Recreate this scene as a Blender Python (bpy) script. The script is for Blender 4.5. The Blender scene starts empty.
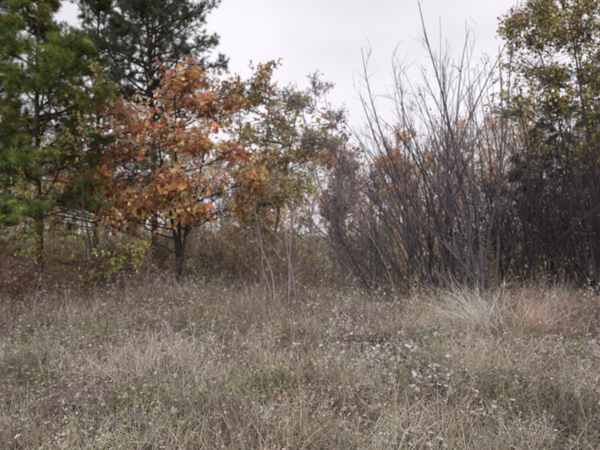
import bpy, math
import numpy as np
from mathutils import Vector

F=500.0; CX=300.0; HY=235.0; CH=1.6
rng=np.random.default_rng(7)
def nrm(v): return v/np.maximum(np.linalg.norm(v,axis=-1,keepdims=True),1e-9)
def A(*a): return np.array(a,dtype=float)

# ---------- noise / terrain ----------
def hsh(ix,iy,s):
    v=np.sin(ix*127.1+iy*311.7+s*74.7)*43758.5453
    return v-np.floor(v)
def vn(x,y,sc,s=0):
    x=np.asarray(x,float)/sc; y=np.asarray(y,float)/sc
    ix=np.floor(x); iy=np.floor(y); fx=x-ix; fy=y-iy
    fx=fx*fx*(3-2*fx); fy=fy*fy*(3-2*fy)
    a=hsh(ix,iy,s);b=hsh(ix+1,iy,s);c=hsh(ix,iy+1,s);d=hsh(ix+1,iy+1,s)
    return (a*(1-fx)+b*fx)*(1-fy)+(c*(1-fx)+d*fx)*fy
def H(x,y):
    x=np.asarray(x,float); y=np.asarray(y,float)
    near=np.exp(-(np.hypot(x,y-6)/25.0)**2)
    return near*((vn(x,y,2.3,1)-.5)*.3+(vn(x,y,.8,2)-.5)*.3+(vn(x,y,.3,3)-.5)*.08)+(vn(x,y,18,4)-.5)*.3*(1-near)
def W(px,d): return (px-CX)/F*d
def Z(py,d): return CH-(py-HY)/F*d

# ---------- mesh builder ----------
class MB:
    def __init__(s): s.v=[];s.c=[];s.f=[];s.m=[];s.n=0
    def add(s,v,f,col,mat):
        v=v.reshape(-1,3); s.v.append(v)
        s.c.append(np.broadcast_to(col,v.shape).astype(np.float32))
        s.f.append(f.astype(np.int64)+s.n); s.m.append(mat); s.n+=len(v)
    def build(s,name,mats,smooth=True):
        v=np.concatenate(s.v); c=np.concatenate(s.c)
        me=bpy.data.meshes.new(name)
        me.vertices.add(len(v)); me.vertices.foreach_set('co',v.astype(np.float32).ravel())
        li=np.concatenate([f.ravel() for f in s.f])
        tot=np.concatenate([np.full(len(f),f.shape[1]) for f in s.f])
        mi=np.concatenate([np.full(len(f),m) for f,m in zip(s.f,s.m)])
        st=np.concatenate([[0],np.cumsum(tot)[:-1]])
        me.loops.add(len(li)); me.loops.foreach_set('vertex_index',li.astype(np.int32))
        me.polygons.add(len(tot)); me.polygons.foreach_set('loop_start',st.astype(np.int32))
        me.polygons.foreach_set('material_index',mi.astype(np.int32))
        me.polygons.foreach_set('use_smooth',np.full(len(tot),smooth))
        at=me.attributes.new('Col','FLOAT_COLOR','POINT')
        at.data.foreach_set('color',np.concatenate([c,np.ones((len(c),1),np.float32)],1).ravel())
        for m in mats: me.materials.append(m)
        me.update(calc_edges=True)
        o=bpy.data.objects.new(name,me); bpy.context.scene.collection.objects.link(o)
        return o

def tubes(mb,pts,rad,sides,col,mat=0):
    N,P,_=pts.shape
    t=nrm(np.gradient(pts,axis=1))
    ref=np.zeros_like(t); ref[...]=A(0.31,0.87,0.12)
    a=nrm(np.cross(t,ref)); b=np.cross(t,a)
    th=np.arange(sides)/sides*2*np.pi
    ring=pts[:,:,None,:]+rad[:,:,None,None]*(a[:,:,None,:]*np.cos(th)[None,None,:,None]+b[:,:,None,:]*np.sin(th)[None,None,:,None])
    i,j,k=np.meshgrid(np.arange(N),np.arange(P-1),np.arange(sides),indexing='ij')
    k2=(k+1)%sides
    q=lambda i,j,k:(i*P+j)*sides+k
    f=np.stack([q(i,j,k),q(i,j,k2),q(i,j+1,k2),q(i,j+1,k)],-1).reshape(-1,4)
    if np.ndim(col)==2: col=np.repeat(col,P*sides,axis=0)
    mb.add(ring,f,col,mat)

def grow(p0,d0,L,n,wander,trop=(0,0,0),wf=1.0):
    N=len(p0); d=nrm(d0.copy()); p=p0.copy(); out=[p.copy()]
    trop=np.asarray(trop,float); w=np.zeros((N,3))
    for _ in range(n):
        w=w*.4+rng.normal(size=(N,3))*wander
        d=nrm(d+w+trop/n); p=p+d*(np.asarray(L)/n)[:,None]; out.append(p.copy())
    return np.stack(out,1)
def spawn(pts,rad,k,t0,t1,ang,angv=.2,tpow=1.0):
    N,P,_=pts.shape
    idx=np.repeat(np.arange(N),k); t=t0+(t1-t0)*rng.random(N*k)**tpow
    x=t*(P-1); i=np.minimum(x.astype(int),P-2); f=(x-i)[:,None]
    p=pts[idx,i]*(1-f)+pts[idx,i+1]*f
    tan=nrm(pts[idx,i+1]-pts[idx,i]); perp=nrm(np.cross(tan,rng.normal(size=tan.shape)))
    a=(ang+rng.normal(size=len(idx))*angv)[:,None]
    r=rad[idx,i]*(1-f[:,0])+rad[idx,i+1]*f[:,0]
    return p,tan*np.cos(a)+perp*np.sin(a),t,r,idx
def taper(r0,n,end=.25,pw=1.0):
    t=np.linspace(0,1,n+1)**pw
    return np.asarray(r0)[:,None]*(1-(1-end)*t)[None,:]
def inst(mb,tv,tf,p,d,s,col,mat,up=0.0,width=1.0):
    N=len(p); d=nrm(d); r=rng.normal(size=(N,3)); r[:,2]+=up
    n=nrm(r-(r*d).sum(1,keepdims=True)*d); w=np.cross(d,n)
    s=np.broadcast_to(s,(N,))[:,None,None]; wd=np.broadcast_to(width,(N,))[:,None,None]
    v=p[:,None,:]+s*(tv[None,:,0:1]*w[:,None,:]*wd+tv[None,:,1:2]*d[:,None,:]+tv[None,:,2:3]*n[:,None,:])
    f=(np.arange(N)*len(tv))[:,None,None]+tf[None]
    mb.add(v,f.reshape(-1,tf.shape[1]),np.repeat(col,len(tv),axis=0),mat)

# ---------- templates ----------
def oak_t():
    pr=[(0,.012),(.14,.06),(.27,.24),(.37,.09),(.52,.34),(.63,.13),(.78,.26),(.88,.1),(1,.01)]
    v=[];
    for i,(t,w) in enumerate(pr):
        dz=-.22*t*t
        v+= [(-w,t,w*.35+dz),(0,t,dz),(w,t,w*.35+dz)]
    f=[]
    for i in range(len(pr)-1):
        a=3*i;b=a+3; f+=[(a,a+1,b+1,b),(a+1,a+2,b+2,b+1)]
    return np.array(v),np.array(f)
OAKV,OAKF=oak_t()
LV=np.array([(0,0,0),(-.28,.38,.1),(0,.5,0),(.28,.38,.1),(-.16,.78,.03),(.16,.78,.03),(0,1,-.12)])
LF=np.array([(0,2,1),(0,3,2),(1,2,4),(2,3,5),(4,2,6),(2,5,6)])
DV=np.array([(0,0,0),(-.35,.5,.12),(0,1,-.05),(.35,.5,.12)]); DF=np.array([(0,3,2),(0,2,1)])
def tuft(n,spread,w,seed):
    r=np.random.default_rng(seed); v=[];f=[]
    for i in range(n):
        a=r.random()*6.28; s=spread*math.sqrt(r.random())*1.0
        L=.7+.3*r.random(); y0=r.random()*.5-.2
        dr=A(math.cos(a)*math.sin(s),math.cos(s),math.sin(a)*math.sin(s))
        sd=nrm(np.cross(dr,r.normal(size=3)))*w
        b=A(0,y0,0); k=len(v); v+=[b-sd,b+sd,b+dr*L]; f.append((k,k+1,k+2))
    return np.array(v),np.array(f)
TUF=[tuft(14,1.15,.024,i) for i in range(4)]
def blade(curl,w=.5):
    v=[];f=[];n=3
    for i in range(n+1):
        t=i/n; ww=w*(1-t**1.6)+.04*w
        y=math.sin(t*curl)/curl; z=(1-math.cos(t*curl))/curl
        v+=[(-ww,y,z),(ww,y,z)]
    for i in range(n): a=2*i; f.append((a,a+1,a+3,a+2))
    return np.array(v),np.array(f)
BL=[blade(c) for c in (.3,.8,1.3,1.9,2.5)]

# ---------- materials ----------
def mk(name,rough=.7,transl=0.0,noise=0.0,scale=30,bump=0.0,spec=.2):
    m=bpy.data.materials.new(name); m.use_nodes=True; nt=m.node_tree; N=nt.nodes; L=nt.links
    b=N['Principled BSDF']; out=N['Material Output']
    at=N.new('ShaderNodeAttribute'); at.attribute_name='Col'
    col=at.outputs['Color']
    if noise>0 or bump>0:
        tc=N.new('ShaderNodeTexCoord')
        nz=N.new('ShaderNodeTexNoise'); nz.inputs['Scale'].default_value=scale; nz.inputs['Detail'].default_value=3
        L.new(tc.outputs['Object'],nz.inputs['Vector'])
    if noise>0:
        mr=N.new('ShaderNodeMapRange'); mr.inputs[1].default_value=.3; mr.inputs[2].default_value=.7
        mr.inputs[3].default_value=1-noise; mr.inputs[4].default_value=1+noise
        L.new(nz.outputs['Fac'],mr.inputs[0])
        vm=N.new('ShaderNodeVectorMath'); vm.operation='SCALE'
        L.new(col,vm.inputs[0]); L.new(mr.outputs[0],vm.inputs['Scale']); col=vm.outputs[0]
    if spec==0:
        N.remove(b); b=N.new('ShaderNodeBsdfDiffuse'); L.new(col,b.inputs['Color'])
    else:
        L.new(col,b.inputs['Base Color']); b.inputs['Roughness'].default_value=rough
        b.inputs['Specular IOR Level'].default_value=spec
    L.new(b.outputs[0],out.inputs['Surface'])
    if bump>0:
        bp=N.new('ShaderNodeBump'); bp.inputs['Strength'].default_value=bump; bp.inputs['Distance'].default_value=.01
        L.new(nz.outputs['Fac'],bp.inputs['Height']); L.new(bp.outputs[0],b.inputs['Normal'])
    if transl>0:
        tr=N.new('ShaderNodeBsdfTranslucent'); L.new(col,tr.inputs['Color'])
        mx=N.new('ShaderNodeMixShader'); mx.inputs[0].default_value=transl
        L.new(b.outputs[0],mx.inputs[1]); L.new(tr.outputs[0],mx.inputs[2]); L.new(mx.outputs[0],out.inputs['Surface'])
    return m
BARK=mk('bark',.9,0,.3,25,0,0); LEAF=mk('leaf',.7,.3,0,9,0,.25); NEED=mk('needles',.6,.25,0,5,0,0); GRASS=mk('dry_grass',.7,.3,0,4,0,0)
SOIL=mk('soil',.95,0,.5,3.5,.8)
MATS=[BARK,LEAF,NEED,GRASS]

def pick(pal,n,wts=None,jit=.2):
    pal=np.array(pal,float); w=None if wts is None else np.array(wts,float)/np.sum(wts)
    c=pal[rng.choice(len(pal),n,p=w)]
    return c*(1+rng.normal(size=(n,1))*jit).clip(.4,1.8)*(1+rng.normal(size=(n,3))*.05)

# ---------- ground ----------
def axis(a,b,c,dn,df):
    mid=np.arange(a,b,dn); r=[b]; s=dn
    while r[-1]<c: s*=1.18; r.append(r[-1]+s)
    return mid,np.array(r)
mx,rx=axis(-10,10,900,.12,1); xs=np.concatenate([-(rx[::-1]),mx[1:],rx])
my,ry=axis(-2,16,1200,.12,1); ys=np.concatenate([-(2+ (rx[::-1]-10))[rx[::-1]<200],my[1:],ry])
X,Y=np.meshgrid(xs,ys,indexing='ij')
V=np.stack([X,Y,H(X,Y)],-1)
nx,ny=X.shape; i,j=np.meshgrid(np.arange(nx-1),np.arange(ny-1),indexing='ij')
Fq=np.stack([i*ny+j,(i+1)*ny+j,(i+1)*ny+j+1,i*ny+j+1],-1).reshape(-1,4)
nn=vn(X,Y,1.3,9)[...,None]; n2=vn(X,Y,6,10)[...,None]
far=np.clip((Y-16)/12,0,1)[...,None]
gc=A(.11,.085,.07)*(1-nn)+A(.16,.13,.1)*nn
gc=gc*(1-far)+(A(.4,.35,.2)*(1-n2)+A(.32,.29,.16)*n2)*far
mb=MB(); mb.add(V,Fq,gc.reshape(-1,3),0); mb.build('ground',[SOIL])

# ---------- generic pad tree ----------
def pad_tree(name,base,stems,pads,r0,bark,pal,wts,leaf,lsize,lper,twigs=(9,5),seedcol=.25,flat=0,up=.3,clump=.8,ntrunk=9,thr=.22,tcol=None):
    mb=MB(); base=A(*base); base[2]=H(base[0],base[1])-.08
    tops=np.array(stems,float); N=len(tops); P=ntrunk
    t=np.linspace(0,1,P+1)[None,:,None]
    off=np.cumsum(rng.normal(size=(N,P+1,3))*A(.05,.05,.01),axis=1); off[:,0]=0
    b0=base+rng.normal(size=(N,3))*A(.12,.1,0)*(N>1)
    tr=b0[:,None,:]+(tops-b0)[:,None,:]*np.concatenate([t**1.15,t**1.15,t],-1)+off
    rr=taper(np.full(N,r0)*(.75+.5*rng.random(N)),P,.22); rr[:,0]*=1.35
    tubes(mb,tr,rr,8,np.array(bark)*1.0)
    bk=np.array(bark,float)
    pads=np.array(pads,float)
    br=[];brr=[]
    for pd in pads:
        c=pd[:3]
        for q in range(2 if pd[3]>.6 else 1):
            tgt=c+rng.normal(size=3)*pd[3:]*.3
            s=rng.integers(N); 
            hz=np.clip((tgt[2]-.45*np.hypot(*(tgt[:2]-tr[s,P//2,:2]))-b0[s,2])/(tr[s,-1,2]-b0[s,2]),.18,.93)
            x=hz*P; i0=min(int(x),P-1); f=x-i0; p=tr[s,i0]*(1-f)+tr[s,i0+1]*f
            tt=np.linspace(0,1,8)[:,None]; v=tgt-p
            cur=p+v*tt+A(0,0,1)*np.sin(tt*np.pi)*-.06*np.linalg.norm(v)+np.cumsum(rng.normal(size=(8,3))*.03,axis=0)*(tt>0)
            br.append(cur); brr.append(np.linspace(rr[s,i0]*.55,.008,8))
    br=np.stack(br); brr=np.stack(brr); tubes(mb,br,brr,6,bk)
    k1=twigs[0]
    p,d,tt,r,ix=spawn(br,brr,k1*2,.35,1,.9,.3,.7)
    npad=np.repeat(np.arange(len(pads)),[2 if q[3]>.6 else 1 for q in pads])
    pdx=npad[ix]
    u=nrm(rng.normal(size=p.shape))*(rng.random((len(p),1))**(1/2.2))*(.75+.6*rng.random((len(p),1))); goal=pads[pdx,:3]+u*pads[pdx,3:]
    v=goal-p; L=np.linalg.norm(v,axis=1)
    tw=grow(p,nrm(v)+d*.35,L,5,.12,(0,0,.05)); rw=taper(np.minimum(r*.5,.008),5,.3)
    tubes(mb,tw,rw,4,bk)
    p,d,tt,r,ix2=spawn(tw,rw,twigs[1],.35,1,.8,.3,.6)
    L2=(.12+.3*rng.random(len(p)))*min(1.3,np.mean(pads[:,3]))
    t2=grow(p,d,L2,3,.15,(0,0,.1)); r2=taper(np.full(len(p),.0035),3,.4)
    tubes(mb,t2,r2,3,bk)
    if lper>0:
        tint=(.65+.7*rng.random(len(tw)))[:,None]*(1+rng.normal(size=(len(tw),3))*A(.04,.14,.16))
        p,d,tt,r,ix3=spawn(t2,r2,lper,.15,1.02,1.0,.4,.8)
        d=d+A(0,0,-.25)*flat; n=len(p)
        cl=(vn(p[:,0]+p[:,1]*.7,p[:,2]*1.3,.35,5)*.55+vn(p[:,0]+p[:,1]*.7,p[:,2]*1.3,.9,6)*.45)
        keep=rng.random(n)<np.clip((cl-thr)*3.5*clump+(1-clump),.03,1)
        tn=tint[ix2[ix3]][keep]
        p=p[keep];d=d[keep];cl=cl[keep];n=len(p)
        col=pick(pal,n,wts,seedcol)*(.75+.5*cl)[:,None]*tn
        tv,tf=leaf; inst(mb,tv,tf,p,d,lsize*(.6+.7*rng.random(n)),np.clip(col,.01,.9),1,up)
    return mb.build(name,MATS)

# ---------- oak with orange crown ----------
def P(px,py,d,rx,ry,rz): return (W(px,d),d,Z(py,d),rx,ry,rz)
do=12.3
opads=[P(195,102,do,1.05,.9,.38),P(150,123,do-.4,.85,.8,.38),P(235,112,do+.2,.7,.8,.38),P(112,112,do,.7,.7,.32),
 P(185,140,do-.6,.95,.8,.34),P(235,150,do,.6,.7,.32),P(120,152,do-.2,.8,.8,.36),P(165,182,do-.8,.85,.6,.3),P(212,186,do-.8,.85,.7,.3),
 P(242,207,do-.6,.5,.5,.2),P(98,192,do-.2,.8,.7,.3),P(195,211,do-1,.65,.5,.2),P(185,83,do+.1,.75,.6,.22),P(82,178,do,.5,.5,.4),P(118,218,do-.3,.7,.6,.2),P(145,205,do-.4,.5,.5,.2),P(225,90,do,.5,.5,.2),P(258,180,do-.3,.35,.4,.3)]
orange=[(.88,.44,.2),(.8,.37,.17),(.9,.54,.33),(.52,.22,.1),(.8,.55,.38),(.7,.5,.2),(.36,.17,.11)]
pad_tree('oak_tree',(W(180,do),do,0),[(W(183,do),do,Z(90,do)),(W(165,do),do+.2,Z(110,do)),(W(215,do),do-.1,Z(120,do))],
 opads,.055,(.08,.07,.065),orange,[5,4,4,2,2.2,1.6,1.3],(OAKV,OAKF),.125,4,(12,5),.22,1,thr=.33,clump=.95)

# ---------- pines ----------
def pine(name,x,y,h,Lmax,hmin=.08,dens=1.0,pal=None,lean=0,r0=.11,spars=0,tsize=.13):
    mb=MB(); z0=float(H(x,y))-.1; bk=A(.085,.07,.062)
    tr=grow(A(x,y,z0)[None],A(lean,0,1)[None],A(h),14,.012); rr=taper(A(r0),14,.12); tubes(mb,tr,rr,9,bk)
    nb=int(h*13*dens); t=hmin+(1-hmin)*np.linspace(0,.99,nb); t=np.clip(t+rng.normal(size=nb)*.006,0.02,.995)
    xx=t*14; i=np.minimum(xx.astype(int),13); f=(xx-i)[:,None]; p=tr[0,i]*(1-f)+tr[0,i+1]*f
    az=rng.random(nb)*6.283; el=.05+.45*t+rng.normal(size=nb)*.14
    d=np.stack([np.cos(az)*np.cos(el),np.sin(az)*np.cos(el),np.sin(el)],1)
    prof=np.clip(np.minimum((1-t)*1.5+.08,1.0),0,1)*np.clip(.5+t*2.2,0,1)
    L=Lmax*prof*(.5+.8*rng.random(nb))
    br=grow(p,d,L,8,.07,(0,0,.22)); rb=taper(.012+L*.009,8,.2); tubes(mb,br,rb,5,bk)
    p,d,tt,r,ix=spawn(br,rb,11,.22,1,.85,.2); d[:,2]=d[:,2]*.5+.12
    L2=L[ix]*(.42*(1.15-tt))*(.6+.7*rng.random(len(p)))+.05
    t2=grow(p,d,L2,4,.1,(0,0,.2)); r2=taper(np.full(len(p),.006),4,.4); tubes(mb,t2,r2,3,bk)
    p,d,tt,r,ix3=spawn(t2,r2,4,.15,1,.75,.3); t3=grow(p,d,(.08+.35*L2[ix3]*rng.random(len(p))),2,.1,(0,0,.1)); tubes(mb,t3,taper(np.full(len(p),.0035),2,.5),3,bk)
    pal=pal or [(.06,.1,.045),(.08,.13,.05),(.11,.15,.06),(.05,.075,.04)]
    pp=[];dd=[];own=[]
    for src,k,o_ in ((t3,4,ix[ix3]),(t2,5,ix)):
        q,e,_,_,ii=spawn(src,np.ones(src.shape[:2]),k,.25,1.0,.35,.3); pp.append(q);dd.append(e);own.append(o_[ii])
    pp=np.concatenate(pp);dd=np.concatenate(dd);own=np.concatenate(own); n=len(pp)
    cl=vn(pp[:,0]*1.3+pp[:,1],pp[:,2],.6,15); keep=rng.random(n)<np.clip(cl*1.6+.15-spars,0,1)
    pp=pp[keep];dd=dd[keep];cl=cl[keep];own=own[keep]; n=len(pp)
    bt=(.5+1.0*rng.random(nb))[own][:,None]*np.concatenate([(.9+.35*rng.random((nb,1))),np.ones((nb,2))],1)[own]
    col=pick(pal,n,None,.22)*(.6+.9*cl)[:,None]*bt
    g=rng.integers(0,4,n)
    for k in range(4):
        m=g==k; inst(mb,TUF[k][0],TUF[k][1],pp[m],dd[m],tsize*(.75+.5*rng.random(m.sum())),col[m],2)
    return mb.build(name,MATS)
pg=[(.14,.2,.07),(.2,.27,.08),(.36,.4,.1),(.09,.14,.05)]
pine('pine_tree',W(40,11.5),11.5,9.5,1.75,.2,.95,pg,spars=.1,r0=.08)
pine('pine_tree',W(-50,12.5),12.5,11,2.5,.08,.9,[(.1,.15,.06),(.14,.2,.07),(.22,.27,.08),(.06,.1,.045)],spars=.0)
pine('pine_tree',W(155,16.5),16.5,12.5,3.6,.44,.8,[(.11,.14,.09),(.14,.17,.1),(.08,.1,.07)],spars=.15,r0=.12)
pine('pine_tree',W(95,18.5),18.5,13,2.8,.15,.8,None,spars=.05)
pine('pine_tree',W(-20,17),17,12,2.8,.08,.6,None)
pine('pine_tree',W(600,18),18,8.2,2.4,.05,.7,[(.05,.062,.042),(.08,.085,.05)],spars=.05)
pine('pine_tree',W(540,19),19,6.0,1.9,.05,.6,[(.06,.066,.045),(.085,.085,.055)],spars=.2)
pine('pine_tree',W(690,16),16,9,2.6,.05,.6,[(.05,.065,.045),(.08,.085,.05)])

# ---------- centre trees ----------
ybr=[(.66,.52,.22),(.55,.47,.26),(.7,.56,.32),(.48,.34,.22),(.4,.4,.22),(.68,.44,.22)]
dm=17.
mp=[P(262,100,dm,.7,.7,.5),P(285,125,dm,.9,.8,.5),P(250,135,dm,.8,.8,.5),P(300,100,dm,.6,.6,.4),P(275,160,dm,1.,.8,.5),P(312,150,dm,.7,.7,.5),P(245,175,dm,.9,.8,.5),P(300,185,dm,.9,.8,.4),P(268,75,dm,.35,.4,.4),P(265,200,dm,.9,.8,.4),P(238,100,dm,.6,.6,.4),P(330,125,dm,.6,.6,.4)]
pad_tree('yellow_leaved_tree',(W(268,dm),dm,0),[(W(265,dm),dm,Z(70,dm)),(W(298,dm),dm,Z(90,dm)),(W(245,dm),dm,Z(110,dm))],mp,.06,(.17,.15,.145),ybr,None,(LV,LF),.095,6,(10,6),.25,0)
dg=14.
gp=[P(300,105,dg,.6,.6,.4),P(285,95,dg,.4,.4,.25),P(320,85,dg,.4,.4,.25),P(310,140,dg,.7,.5,.4),P(330,150,dg,.6,.5,.4),P(340,115,dg,.4,.4,.3),P(355,165,dg,.5,.5,.4)]
pad_tree('grey_twiggy_tree',(W(345,dg),dg,0),[(W(295,dg),dg,Z(85,dg)),(W(335,dg),dg,Z(110,dg)),(W(315,dg),dg,Z(90,dg))],gp,.032,(.2,.18,.2),[(.36,.32,.31),(.42,.35,.28)],None,(LV,LF),.05,2,(12,9),.25,0,clump=.6)
ds=12.
sp=[P(256,215,ds,.35,.3,.2),P(290,200,ds,.35,.3,.3),P(275,185,ds,.45,.3,.3),P(305,225,ds,.4,.3,.25),P(265,240,ds,.35,.3,.2)]
pad_tree('sapling',(W(289,ds),ds-1.6,0),[(W(250,ds),ds,Z(205,ds)),(W(292,ds),ds,Z(190,ds)),(W(268,ds),ds,Z(195,ds)),(W(309,ds),ds,Z(215,ds)),(W(258,ds),ds,Z(225,ds))],sp,.018,(.27,.24,.24),[(.38,.3,.18),(.55,.48,.16),(.28,.2,.14)],None,(LV,LF),.06,2,(9,8),.25,0,clump=.4)
dl=11.
lp=[P(75,235,dl,.5,.4,.16),P(125,262,dl,.5,.4,.16),P(95,272,dl,.45,.4,.14),P(60,265,dl,.4,.4,.2),P(145,250,dl,.35,.4,.14),P(70,95,dl,.4,.3,.35),P(35,245,dl,.5,.4,.3),P(85,120,dl,.4,.3,.25),P(60,140,dl,.4,.3,.3),P(25,190,dl,.5,.3,.4),P(95,80,dl,.3,.3,.25)]
pad_tree('maple_sapling',(W(88,dl),dl,0),[(W(80,dl),dl,Z(215,dl)),(W(120,dl),dl,Z(235,dl)),(W(68,dl),dl,Z(75,dl))],lp,.026,(.1,.085,.08),[(.46,.5,.15),(.66,.58,.18),(.34,.4,.13),(.72,.54,.18),(.4,.3,.15)],None,(LV,LF),.07,5,(7,5),.3,0,clump=.4)
# ---------- top right yellow olive tree ----------
dr=13.3
yp=[P(535,40,dr,.95,.7,.45),P(580,35,dr,.9,.8,.5),P(595,75,dr,.9,.8,.5),P(555,75,dr,.9,.7,.4),P(515,65,dr,.6,.5,.35),P(620,50,dr,.9,.8,.7),P(560,110,dr,.9,.7,.4),P(600,120,dr,.9,.8,.5),P(545,12,dr,.7,.5,.35),P(508,105,dr,.6,.5,.35),P(640,110,dr,1,.8,.8),P(585,5,dr,.9,.8,.4),P(535,140,dr,.7,.6,.4),P(590,155,dr,.8,.6,.4),P(515,25,dr,.5,.5,.3)]
pad_tree('yellow_leaved_tree',(W(600,dr),dr,0),[(W(560,dr),dr,Z(5,dr)),(W(605,dr),dr,Z(-10,dr)),(W(530,dr),dr,Z(30,dr)),(W(575,dr),dr,Z(40,dr))],yp,.06,(.085,.08,.08),[(.56,.48,.18),(.38,.38,.17),(.7,.55,.2),(.2,.22,.1),(.5,.34,.14)],None,(LV,LF),.09,5,(13,6),.25,0,thr=.3)

# ---------- bare shrubs ----------
def shrub(name,px,py,n,tips,h,r0=.016,bark=(.075,.07,.08),spreadb=.35,tw=(9,6),leafy=0,bow=.2,pale=.0):
    d=CH*F/(py-HY); bx=W(px,d); mb=MB()
    b=np.stack([bx+rng.normal(size=n)*spreadb,d+rng.normal(size=n)*spreadb*.9,np.zeros(n)],1); b[:,2]=H(b[:,0],b[:,1])-.05
    u=rng.random(n); tx=b[:,0]+tips[0]+(tips[1]-tips[0])*u
    ox=tx-b[:,0]; mo=max(abs(tips[0]),abs(tips[1]))
    hh=(h[1]-(h[1]-h[0])*(np.abs(ox)/mo)**1.3)*(.6+.45*rng.random(n))
    tip=np.stack([tx,d+rng.normal(size=n)*.9,hh],1); v=tip-b; L=np.linalg.norm(v,axis=1)
    vh=nrm(v); side=np.stack([np.sign(v[:,0]),0*L,0*L],1)
    d0=vh-side*bow*(np.abs(ox)/mo)[:,None]+A(0,0,.1)
    st=np.zeros((n,12,3)); p=b.copy(); dd=nrm(d0); st[:,0]=p; w=np.zeros((n,3))
    for k in range(11):
        w=w*.5+rng.normal(size=(n,3))*.04
        dd=nrm(dd+w+side*(bow*.22*(np.abs(ox)/mo))[:,None]); p=p+dd*(L/11)[:,None]; st[:,k+1]=p
    rs=taper(r0*(.5+.8*rng.random(n))*np.clip(L/4,.5,1.3),11,.2)
    bk=np.array(bark)*(.55+.9*rng.random((n,1))); pl=rng.random(n)<pale; bk[pl]*=1.8
    tubes(mb,st,rs,5,bk)
    p,dd,t,r,ix=spawn(st,rs,tw[0],.2,1,.5,.15); L1=L[ix]*.3*(1.2-t)*(.5+.9*rng.random(len(p)))
    t1=grow(p,dd,L1,5,.1,(0,0,.3)); r1=taper(np.maximum(r*.45,.0035),5,.35); tubes(mb,t1,r1,4,bk[ix])
    p,dd,t,r,ix2=spawn(t1,r1,tw[1],.2,1,.55,.2); L2=(.1+.35*rng.random(len(p)))
    t2=grow(p,dd,L2,3,.12,(0,0,.2)); r2=taper(np.full(len(p),.0034),3,.45); tubes(mb,t2,r2,3,bk[ix][ix2]*1.15)
    if leafy:
        p,dd,_,_,_=spawn(t2,r2,1,.3,1,.8); k=rng.random(len(p))<leafy; p=p[k];dd=dd[k]
        inst(mb,LV,LF,p,dd,.05+.03*rng.random(len(p)),pick([(.34,.22,.14),(.44,.35,.16),(.28,.26,.14)],len(p)),1)
    return mb.build(name,MATS)
bl=(.15,.138,.155); bd=(.07,.062,.075); T=(7,6)
shrub('bare_shrub',378,302,18,(-2.1,.3),(1.4,4.0),spreadb=.12,bark=bl,leafy=.06,bow=.25,tw=T,r0=.022,pale=.15)
shrub('bare_shrub',412,304,22,(-2.9,.3),(1.8,5.6),spreadb=.15,bark=bl,leafy=.04,bow=.25,tw=T,r0=.025,pale=.15)
shrub('bare_shrub',442,303,26,(-3.2,.9),(2.4,7.1),spreadb=.2,bark=bl,leafy=.04,tw=T,r0=.027,pale=.12)
shrub('bare_shrub',475,306,24,(-3.0,1.4),(2.4,7.0),spreadb=.2,bark=bl,leafy=.05,tw=T,r0=.027,pale=.1)
shrub('bare_shrub',515,302,30,(-2.6,1.8),(2.4,6.4),spreadb=.3,bark=(.1,.09,.105),leafy=.1,tw=(8,6),r0=.024)
shrub('bare_shrub',560,304,34,(-2.6,2.0),(2.4,5.6),spreadb=.35,bark=bd,leafy=.12,tw=(7,5),r0=.021)
shrub('bare_shrub',612,306,36,(-2.6,1.8),(2.4,5.6),spreadb=.35,bark=bd,leafy=.12,tw=(7,5),r0=.021)
shrub('bare_shrub',540,286,55,(-2.2,2.0),(1.6,4.8),spreadb=.9,bark=(.05,.045,.055),leafy=.15)
shrub('bare_shrub',610,285,60,(-2.2,2.0),(1.6,5.2),spreadb=.9,bark=(.05,.045,.055),leafy=.15)
shrub('bare_shrub',485,284,34,(-2.0,2.0),(1.4,4.0),spreadb=.7,bark=(.065,.058,.068),leafy=.12)
shrub('bare_shrub',670,300,40,(-1.8,1.8),(2.6,5.4),spreadb=.5,bark=bd,leafy=.1)
shrub('bare_shrub',340,283,22,(-1.3,1.3),(1.0,2.8),r0=.010,bark=(.2,.17,.17),leafy=.3)
shrub('bare_shrub',225,288,24,(-1.1,1.1),(.6,2.0),r0=.009,bark=(.2,.17,.15),leafy=.4)
shrub('bare_shrub',150,292,24,(-1.2,1.2),(.6,2.0),r0=.009,bark=(.12,.1,.09),leafy=.4)
shrub('bare_shrub',15,312,40,(-1.3,1.3),(.5,1.5),r0=.008,bark=(.2,.12,.1),spreadb=.4,leafy=.5)
shrub('bare_shrub',105,300,26,(-1.2,1.2),(.4,1.4),r0=.008,bark=(.16,.12,.1),spreadb=.4,leafy=.5)

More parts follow.
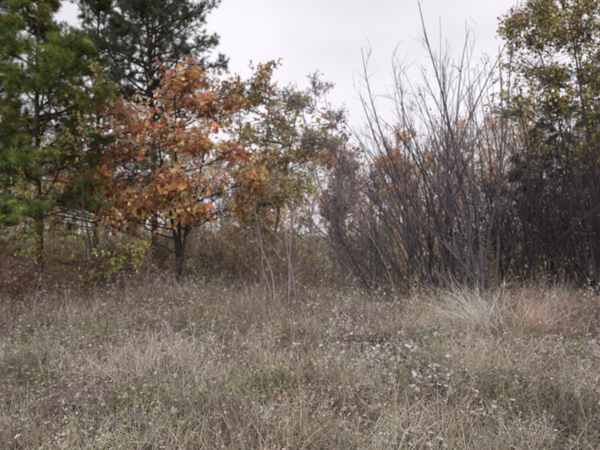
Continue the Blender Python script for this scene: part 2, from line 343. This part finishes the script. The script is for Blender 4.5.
# ---------- distant trees ----------
mb=MB()
def dist_tree(x,y,h,w,pal,kind,bark=(.22,.19,.2)):
    z0=float(H(x,y)); b=A(x,y,z0)[None]
    tr=grow(b,A(rng.normal()*.05,0,1)[None],A(h),7,.03); rr=taper(A(.06+h*.006),7,.15); tubes(mb,tr,rr,5,np.array(bark))
    p,d,t,r,ix=spawn(tr,rr,36,.1,1,.85 if kind!=2 else 1.4,.2); L=w*(1.15-.75*t if kind!=2 else 1.05-t)*(.6+.6*rng.random(len(p)))
    b1=grow(p,d,L,5,.1,(0,0,.35 if kind!=2 else 0)); r1=taper(np.full(len(p),.026),5,.25); tubes(mb,b1,r1,4,np.array(bark))
    p,d,t,r,ix=spawn(b1,r1,10,.2,1,.6,.25); b2=grow(p,d,(.25+.5*rng.random(len(p)))*w*.45,3,.12,(0,0,.2)); tubes(mb,b2,taper(np.full(len(p),.010),3,.4),3,np.array(bark))
    n={0:8,1:3,2:9}[kind]
    p,d,t,r,ix=spawn(b2,np.ones(b2.shape[:2]),n,.1,1.1,1,.4)
    cl=vn(p[:,0]+p[:,1],p[:,2],.9,21); k=rng.random(len(p))<np.clip(cl*2-.2,.1,1); p=p[k];d=d[k];cl=cl[k]
    inst(mb,DV,DF,p+rng.normal(size=p.shape)*.08,d,.13+.12*rng.random(len(p)),pick(pal,len(p),None,.25)*(.7+.6*cl)[:,None],1)
rust=[(.72,.48,.31),(.74,.52,.34),(.58,.4,.3)]; yel=[(.7,.6,.37),(.62,.54,.37),(.72,.62,.42)]; olive=[(.42,.42,.26),(.48,.46,.3)]; grey=[(.48,.41,.4),(.42,.36,.37)]; ever=[(.13,.17,.11),(.17,.2,.13)]
for k in range(84):
    y=22+40*rng.random(); px=-140+880*(k+rng.random())/84
    x=W(px,y); c=rng.random()
    top=163+rng.normal()*14
    if px<230: top-=15
    if px>440: top-=25
    h=max(3.5,Z(top,y))
    if 303<px<338: y=y+30; x=W(px,y); h=Z(165,y)
    if 230<px<450 and (c>=.9 or .52<c<.66): c=c*.3
    if c<.3: a=(rust,0)
    elif c<.52: a=(yel,0)
    elif c<.66: a=(olive,0)
    elif c<.9: a=(grey,1)
    else: a=(ever,2)
    dist_tree(x,y,h,h*.34,a[0],a[1])
mb.build('distant_trees',MATS)
# understory brush belt
mb=MB(); N=1150
px=-150+900*rng.random(N); y=14+34*rng.random(N)**1.1
ok=(~((px>304)&(px<340)&(y<40)&(y>16))); px=px[ok];y=y[ok]; N=len(px)
x=W(px,y); b=np.stack([x,y,H(x,y)],1)
b=np.repeat(b,7,0); b[:,:2]+=rng.normal(size=(len(b),2))*.35
hh=(.6+2.4*rng.random(len(b)))*np.repeat(.35+.65*rng.random(N),7)*np.clip(np.repeat(y,7)/18,.6,1.3)
st=grow(b,A(0,0,1)+rng.normal(size=b.shape)*.4,hh,5,.06); rs=taper(np.full(len(b),.012),5,.3); tubes(mb,st,rs,4,np.repeat(pick([(.28,.24,.23),(.22,.18,.17),(.36,.3,.26)],N),7,0))
p,d,t,r,ix=spawn(st,rs,8,.2,1,.6,.2); t2=grow(p,d,.15+.4*rng.random(len(p)),3,.1,(0,0,.2)); tubes(mb,t2,taper(np.full(len(p),.006),3,.5),3,A(.26,.22,.2))
p,d,t,r,ix2=spawn(t2,np.ones(t2.shape[:2]),3,.1,1.1,1,.4)
pc=np.array([(.64,.44,.28),(.66,.57,.3),(.42,.42,.24),(.5,.41,.33),(.42,.31,.24),(.7,.61,.42)])[rng.integers(0,6,N)]
pi=(ix[ix2]//7); k=rng.random(len(p))<(.25+.75*rng.random(N))[pi]
p=p[k];d=d[k];pi=pi[k]
inst(mb,DV,DF,p,d,.07+.07*rng.random(len(p)),pc[pi]*(.7+.6*rng.random((len(p),1))),1)
mb.build('background_brush',MATS)

# ---------- undergrowth brush in front of / between the trees ----------
mb=MB(); N=380
y=6.6+6.6*rng.random(N)**.75; x=(rng.random(N)*2-1)*(y*.72+.6)
q=vn(x,y,1.4,71); k=rng.random(N)<np.clip((q-.25)*2.4,.06,1)*np.clip((y-5.5)/3,.25,1); x=x[k];y=y[k];N=len(x)
K=9; b=np.repeat(np.stack([x,y,H(x,y)-.02],1),K,0); b[:,:2]+=rng.normal(size=(len(b),2))*.14; b[:,2]=H(b[:,0],b[:,1])-.02
sz=np.repeat(.3+.65*rng.random(N)**1.3,K)*np.clip((b[:,1]-4.5)/5.5,.4,1.25)
st=grow(b,A(0,0,1)+rng.normal(size=b.shape)*.5,sz*(.5+.8*rng.random(len(b))),6,.11); rs=taper(np.full(len(b),.0055),6,.3)
sc_=np.repeat(pick([(.27,.2,.18),(.38,.31,.27),(.22,.17,.16),(.44,.37,.31),(.33,.23,.2)],N),K,0); tubes(mb,st,rs,4,sc_)
p,d,t,r,ix=spawn(st,rs,7,.2,1,.65,.2); t2=grow(p,d,(.06+.25*rng.random(len(p)))*sz[ix]*1.4,3,.13,(0,0,.15)); tubes(mb,t2,taper(np.full(len(p),.003),3,.5),3,sc_[ix])
p,d,t,r,ix2=spawn(t2,np.ones(t2.shape[:2]),3,.1,1.1,1,.4); ow=ix[ix2]//K
pc=np.array([(.54,.4,.3),(.56,.5,.32),(.38,.39,.23),(.48,.39,.34),(.4,.26,.21),(.62,.56,.46)])[rng.integers(0,6,N)]
k=rng.random(len(p))<(.1+.8*rng.random(N))[ow]; p=p[k];d=d[k];ow=ow[k]
inst(mb,LV,LF,p,d,.03+.035*rng.random(len(p)),pc[ow]*(.65+.7*rng.random((len(p),1))),1,.5)
mb.build('undergrowth',MATS)

# ---------- grass ----------
def scatter(n,y0,y1,pw,margin=1.2):
    y=y0+(y1-y0)*rng.random(n)**pw; x=(rng.random(n)*2-1)*(y*.6*margin+.6)
    return x,y
tan=(.76,.64,.49); gtan=(.64,.57,.5); olv=(.38,.38,.22); grn=(.3,.36,.19); rbr=(.44,.29,.23); pur=(.47,.38,.38); pale=(.74,.72,.66)
G=np.array([tan,gtan,olv,grn,rbr,pur,pale])
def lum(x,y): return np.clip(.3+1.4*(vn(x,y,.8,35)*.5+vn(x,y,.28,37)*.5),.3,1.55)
def gcol(x,y,n):
    a=vn(x,y,1.1,31); b=vn(x,y,.5,32); c=vn(x,y,2.2,33)
    near=np.clip((4.8-y)/1.4,0,1)
    w=np.stack([.65+.8*a,1.0+0*a,.25+.9*c*b+near*.6,.08+.7*near*b+.3*c,1.15*(1-a)*(1-near*.5),1.2*(1-c),.3+.8*b],1)
    w=w**2; w/=w.sum(1,keepdims=True); u=rng.random((n,1)); k=(np.cumsum(w,1)<u).sum(1).clip(0,6)
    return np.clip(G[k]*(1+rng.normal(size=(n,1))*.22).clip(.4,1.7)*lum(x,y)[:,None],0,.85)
mb=MB()
def blades(n,y0,y1,pw,hl,wd,lean,cf=gcol,patch=True,margin=1.2,th=.2):
    x,y=scatter(n,y0,y1,pw,margin)
    q=vn(x,y,.35,41)*.55+vn(x,y,1.2,42)*.45; k=rng.random(n)<np.clip((q-th)*2.4,.04,1); x=x[k];y=y[k];q=q[k]
    n=len(x); p=np.stack([x,y,H(x,y)-.01],1)
    a=vn(x,y,.3,44)*12.6; d=nrm(rng.normal(size=(n,3))*lean+A(.05,0,1)+np.stack([np.cos(a),np.sin(a),0*a],1)*.35); d[:,2]=np.abs(d[:,2])
    s=hl[0]+(hl[1]-hl[0])*rng.random(n)**1.6*(.1+1.8*q)
    col=cf(x,y,n); g=rng.integers(0,5,n)
    for k in range(5):
        m=g==k; inst(mb,BL[k][0],BL[k][1],p[m],d[m],s[m],col[m],3,0,width=(wd/s[m]))
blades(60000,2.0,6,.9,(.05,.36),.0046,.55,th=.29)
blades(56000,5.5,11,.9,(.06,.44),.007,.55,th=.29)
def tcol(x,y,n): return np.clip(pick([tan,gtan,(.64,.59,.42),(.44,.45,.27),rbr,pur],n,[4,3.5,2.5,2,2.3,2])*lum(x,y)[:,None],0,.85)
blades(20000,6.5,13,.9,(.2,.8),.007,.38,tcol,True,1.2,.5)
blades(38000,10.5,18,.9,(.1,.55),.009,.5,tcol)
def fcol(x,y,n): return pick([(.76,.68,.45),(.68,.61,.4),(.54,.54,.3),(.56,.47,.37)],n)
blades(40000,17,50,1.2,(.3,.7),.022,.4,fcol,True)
mb.build('grass',MATS)

# ---------- weeds ----------
mb=MB()
def weeds(n,y0,y1,h,ls,nl=14,th=.25):
    x,y=scatter(n,y0,y1,.85)
    q=vn(x,y,.9,51)*.55+vn(x,y,.4,52)*.45; k=rng.random(n)<np.clip((q-th)*3,.03,1); x=x[k];y=y[k];q=q[k]; n=len(x)
    p=np.stack([x,y,H(x,y)-.01],1); L=h[0]+(h[1]-h[0])*rng.random(n)**1.7*(.1+1.4*q)
    st=grow(p,A(0,0,1)+rng.normal(size=(n,3))*.4,L,5,.12); rs=taper(np.full(n,.0022+y0*.00015),5,.5)
    sc=pick([(.33,.23,.2),(.46,.38,.32),(.56,.48,.4),(.23,.18,.16)],n); tubes(mb,st,rs,3,sc)
    pd,dd,t,r,ix=spawn(st,rs,3,.3,1,.6,.2); t1=grow(pd,dd,L[ix]*.35*rng.random(len(pd))+.03,2,.1); tubes(mb,t1,taper(np.full(len(pd),.0016+y0*.0001),2,.5),3,sc[ix])
    c0=np.array([(.52,.4,.34),(.4,.27,.22),(.58,.52,.46),(.42,.43,.29),(.7,.66,.61),(.48,.4,.4),(.32,.36,.2)])
    ph=vn(x,y,1.0,53)*7*.6+rng.random(n)*7*.4; kk=(ph*1.3-.9).clip(0,6.99).astype(int)
    a,b,_,_,i1=spawn(st,rs,nl//2,.1,1,1.1,.3); a2,b2,_,_,i2=spawn(t1,np.ones(t1.shape[:2]),nl//6,.2,1,1,.3)
    own=np.concatenate([i1,ix[i2]]); pp=np.concatenate([a,a2]); d=np.concatenate([b,b2])
    col=c0[kk][own]*(.65+.6*rng.random((len(own),1)))*np.clip(lum(x,y)[own][:,None]*1.05,.4,1.4)
    inst(mb,LV,LF,pp,d,ls*(.5+.8*rng.random(len(own))),np.clip(col,0,.8),1,.8)
weeds(5600,2.0,6,(.05,.38),.028,th=.33)
weeds(5600,5.5,11,(.08,.52),.038,th=.33)
weeds(3800,9,16,(.12,.75),.05)
mb.build('weeds',MATS)

# ---------- leaf litter ----------
mb=MB()
x,y=scatter(30000,2,15,.8); q=vn(x,y,.6,61); k=rng.random(len(x))<np.clip(q*2.2-.6,.03,1); x=x[k];y=y[k]; n=len(x)
p=np.stack([x,y,H(x,y)+.01+.05*rng.random(n)],1); d=rng.normal(size=(n,3))*A(1,1,.3)
cc=pick([(.54,.43,.37),(.62,.54,.49),(.46,.32,.25),(.68,.63,.6),(.52,.33,.2),(.3,.23,.2)],n,[3,2.8,2.5,1.0,.8,2.2])*lum(x,y)[:,None]
inst(mb,LV,LF,p,d,.03+.04*rng.random(n),np.clip(cc,0,.8),1,2.5)
mb.build('leaf_litter',MATS)

def lowplant(name,px,py,rad,n,pal,h=.22,ls=.06):
    d=CH*F/(py-HY); mb=MB()
    a=rng.random(n)*6.28; r=rad*np.abs(rng.normal(size=n))*.6; x=W(px,d)+np.cos(a)*r*1.3; y=d+np.sin(a)*r*.8
    p=np.stack([x,y,H(x,y)-.01],1); L=h*(.3+.9*rng.random(n))
    st=grow(p,A(0,0,1)+rng.normal(size=(n,3))*.3,L,4,.08); rs=taper(np.full(n,.003),4,.5); tubes(mb,st,rs,3,A(.28,.23,.2))
    q,dd,_,_,_=spawn(st,rs,9,.3,1,1.2,.3); m=len(q)
    inst(mb,LV,LF,q,dd,ls*(.5+.8*rng.random(m)),np.clip(pick(pal,m,None,.3),0,.85),1,1.2)
    mb.build(name,MATS)
palep=[(.8,.8,.78),(.7,.7,.66),(.55,.52,.5),(.42,.38,.36)]
lowplant('low_plant',378,370,.6,110,palep,ls=.062,h=.3)
lowplant('low_plant',345,350,.6,60,palep,ls=.05,h=.26)
lowplant('low_plant',165,345,1.1,130,[(.68,.63,.6),(.56,.5,.47),(.42,.37,.33)],ls=.045,h=.28)
lowplant('low_plant',100,318,.9,70,[(.58,.57,.48),(.43,.45,.3)],ls=.05)
lowplant('low_plant',255,335,.9,80,[(.42,.47,.27),(.5,.5,.34)],ls=.05)
lowplant('low_plant',430,352,.8,100,[(.32,.4,.2),(.4,.44,.26),(.5,.45,.34)],ls=.05)
lowplant('low_plant',560,405,.9,170,[(.2,.2,.12),(.28,.22,.17),(.16,.13,.11)],h=.3,ls=.045)
r3=np.random.default_rng(11)
pals=[[(.4,.26,.2),(.32,.22,.18),(.46,.35,.3)],[(.34,.29,.24),(.42,.36,.3),(.26,.25,.18)],[(.32,.36,.19),(.4,.43,.25)],[(.46,.38,.36),(.38,.31,.31)],[(.6,.55,.5),(.46,.42,.36)]]
for k in range(22):
    py=318+100*r3.random(); lowplant('low_plant',15+570*r3.random(),py,.4+.4*r3.random(),int(60+60*r3.random()),pals[r3.integers(5)],h=.22+.18*r3.random(),ls=.032+.02*r3.random())

# ---------- tall dry grass tufts ----------
def tuftg(name,px,py,n,L,lean,col,curl=(1,2,3),w=.010):
    d=CH*F/(py-HY); mb=MB(); p=np.stack([W(px,d)+rng.normal(size=n)*.15,d+rng.normal(size=n)*.12,np.zeros(n)],1); p[:,2]=H(p[:,0],p[:,1])-.02
    dd=nrm(rng.normal(size=(n,3))*.33+A(lean,0,1)); s=L*(.4+.7*rng.random(n)); g=rng.choice(curl,n); c=np.clip(np.array(col)*(.7+.5*rng.random((n,1))),0,.85)
    for k in set(curl):
        m=g==k; inst(mb,BL[k][0],BL[k][1],p[m],dd[m],s[m],c[m],3,0,width=w/s[m])
    mb.build(name,MATS)
tuftg('dry_grass_tuft',488,335,130,1.2,-.5,(.86,.8,.72),w=.012)
tuftg('dry_grass_tuft',470,330,50,1.2,-.7,(.86,.8,.72),w=.012)
tuftg('dry_grass_tuft',530,332,190,1.1,.0,(.8,.63,.52),w=.011)
tuftg('dry_grass_tuft',450,322,60,.75,-.2,(.7,.62,.5))
tuftg('dry_grass_tuft',560,328,90,.85,.3,(.58,.46,.38))
tuftg('dry_grass_tuft',100,326,70,.6,0,(.68,.65,.55))
r2=np.random.default_rng(3)
for k in range(30):
    px=20+560*r2.random(); py=298+110*r2.random()**1.3
    c=[(.68,.6,.45),(.6,.55,.4),(.54,.42,.33),(.74,.68,.57),(.44,.45,.27)][r2.integers(5)]
    tuftg('dry_grass_tuft',px,py,int(50+60*r2.random()),.35+.4*r2.random(),r2.normal()*.3,c,w=.008)

# ---------- world / sun ----------
wd=bpy.data.worlds.new("World"); bpy.context.scene.world=wd; wd.use_nodes=True
nt=wd.node_tree; N=nt.nodes; L=nt.links; bg=N['Background']; bg.inputs['Strength'].default_value=.1
el=math.radians(48); az=math.radians(215)
sky=N.new('ShaderNodeTexSky'); sky.sky_type='NISHITA'; sky.sun_disc=False; sky.sun_elevation=el; sky.sun_rotation=az
tc=N.new('ShaderNodeTexCoord'); mp_=N.new('ShaderNodeMapping'); mp_.inputs['Scale'].default_value=(1,1,2.2)
nz=N.new('ShaderNodeTexNoise'); nz.inputs['Scale'].default_value=1.7; nz.inputs['Detail'].default_value=3
L.new(tc.outputs['Generated'],mp_.inputs[0]); L.new(mp_.outputs[0],nz.inputs['Vector'])
mr=N.new('ShaderNodeMapRange'); mr.inputs[1].default_value=.35; mr.inputs[2].default_value=.68; L.new(nz.outputs['Fac'],mr.inputs[0])
mc=N.new('ShaderNodeMix'); mc.data_type='RGBA'; mc.inputs[6].default_value=(7.6,7.25,7.9,1); mc.inputs[7].default_value=(10.2,9.8,10.4,1)
L.new(mr.outputs[0],mc.inputs[0])
m2=N.new('ShaderNodeMix'); m2.data_type='RGBA'; m2.inputs[0].default_value=.94
L.new(sky.outputs[0],m2.inputs[6]); L.new(mc.outputs[2],m2.inputs[7]); L.new(m2.outputs[2],bg.inputs['Color'])
sl=bpy.data.lights.new('sun','SUN'); sl.energy=1.5; sl.angle=math.radians(12); sl.color=(1,.95,.88)
so=bpy.data.objects.new('sun',sl); bpy.context.scene.collection.objects.link(so)
sd=Vector((math.sin(az)*math.cos(el),math.cos(az)*math.cos(el),math.sin(el))); so.rotation_euler=sd.to_track_quat('Z','Y').to_euler()

# ---------- camera ----------
cam=bpy.data.cameras.new('camera'); co=bpy.data.objects.new('camera',cam); bpy.context.scene.collection.objects.link(co)
cam.sensor_width=36; cam.lens=30; cam.clip_end=3000; cam.clip_start=.05
co.location=(0,0,CH); co.rotation_euler=(math.radians(90),0,0); cam.shift_y=(HY-225)/600.0
cam.dof.use_dof=True; cam.dof.focus_distance=1.6; cam.dof.aperture_fstop=4.6
sc=bpy.context.scene; sc.camera=co
sc.view_settings.view_transform='Standard'; sc.view_settings.look='None'; sc.view_settings.exposure=0
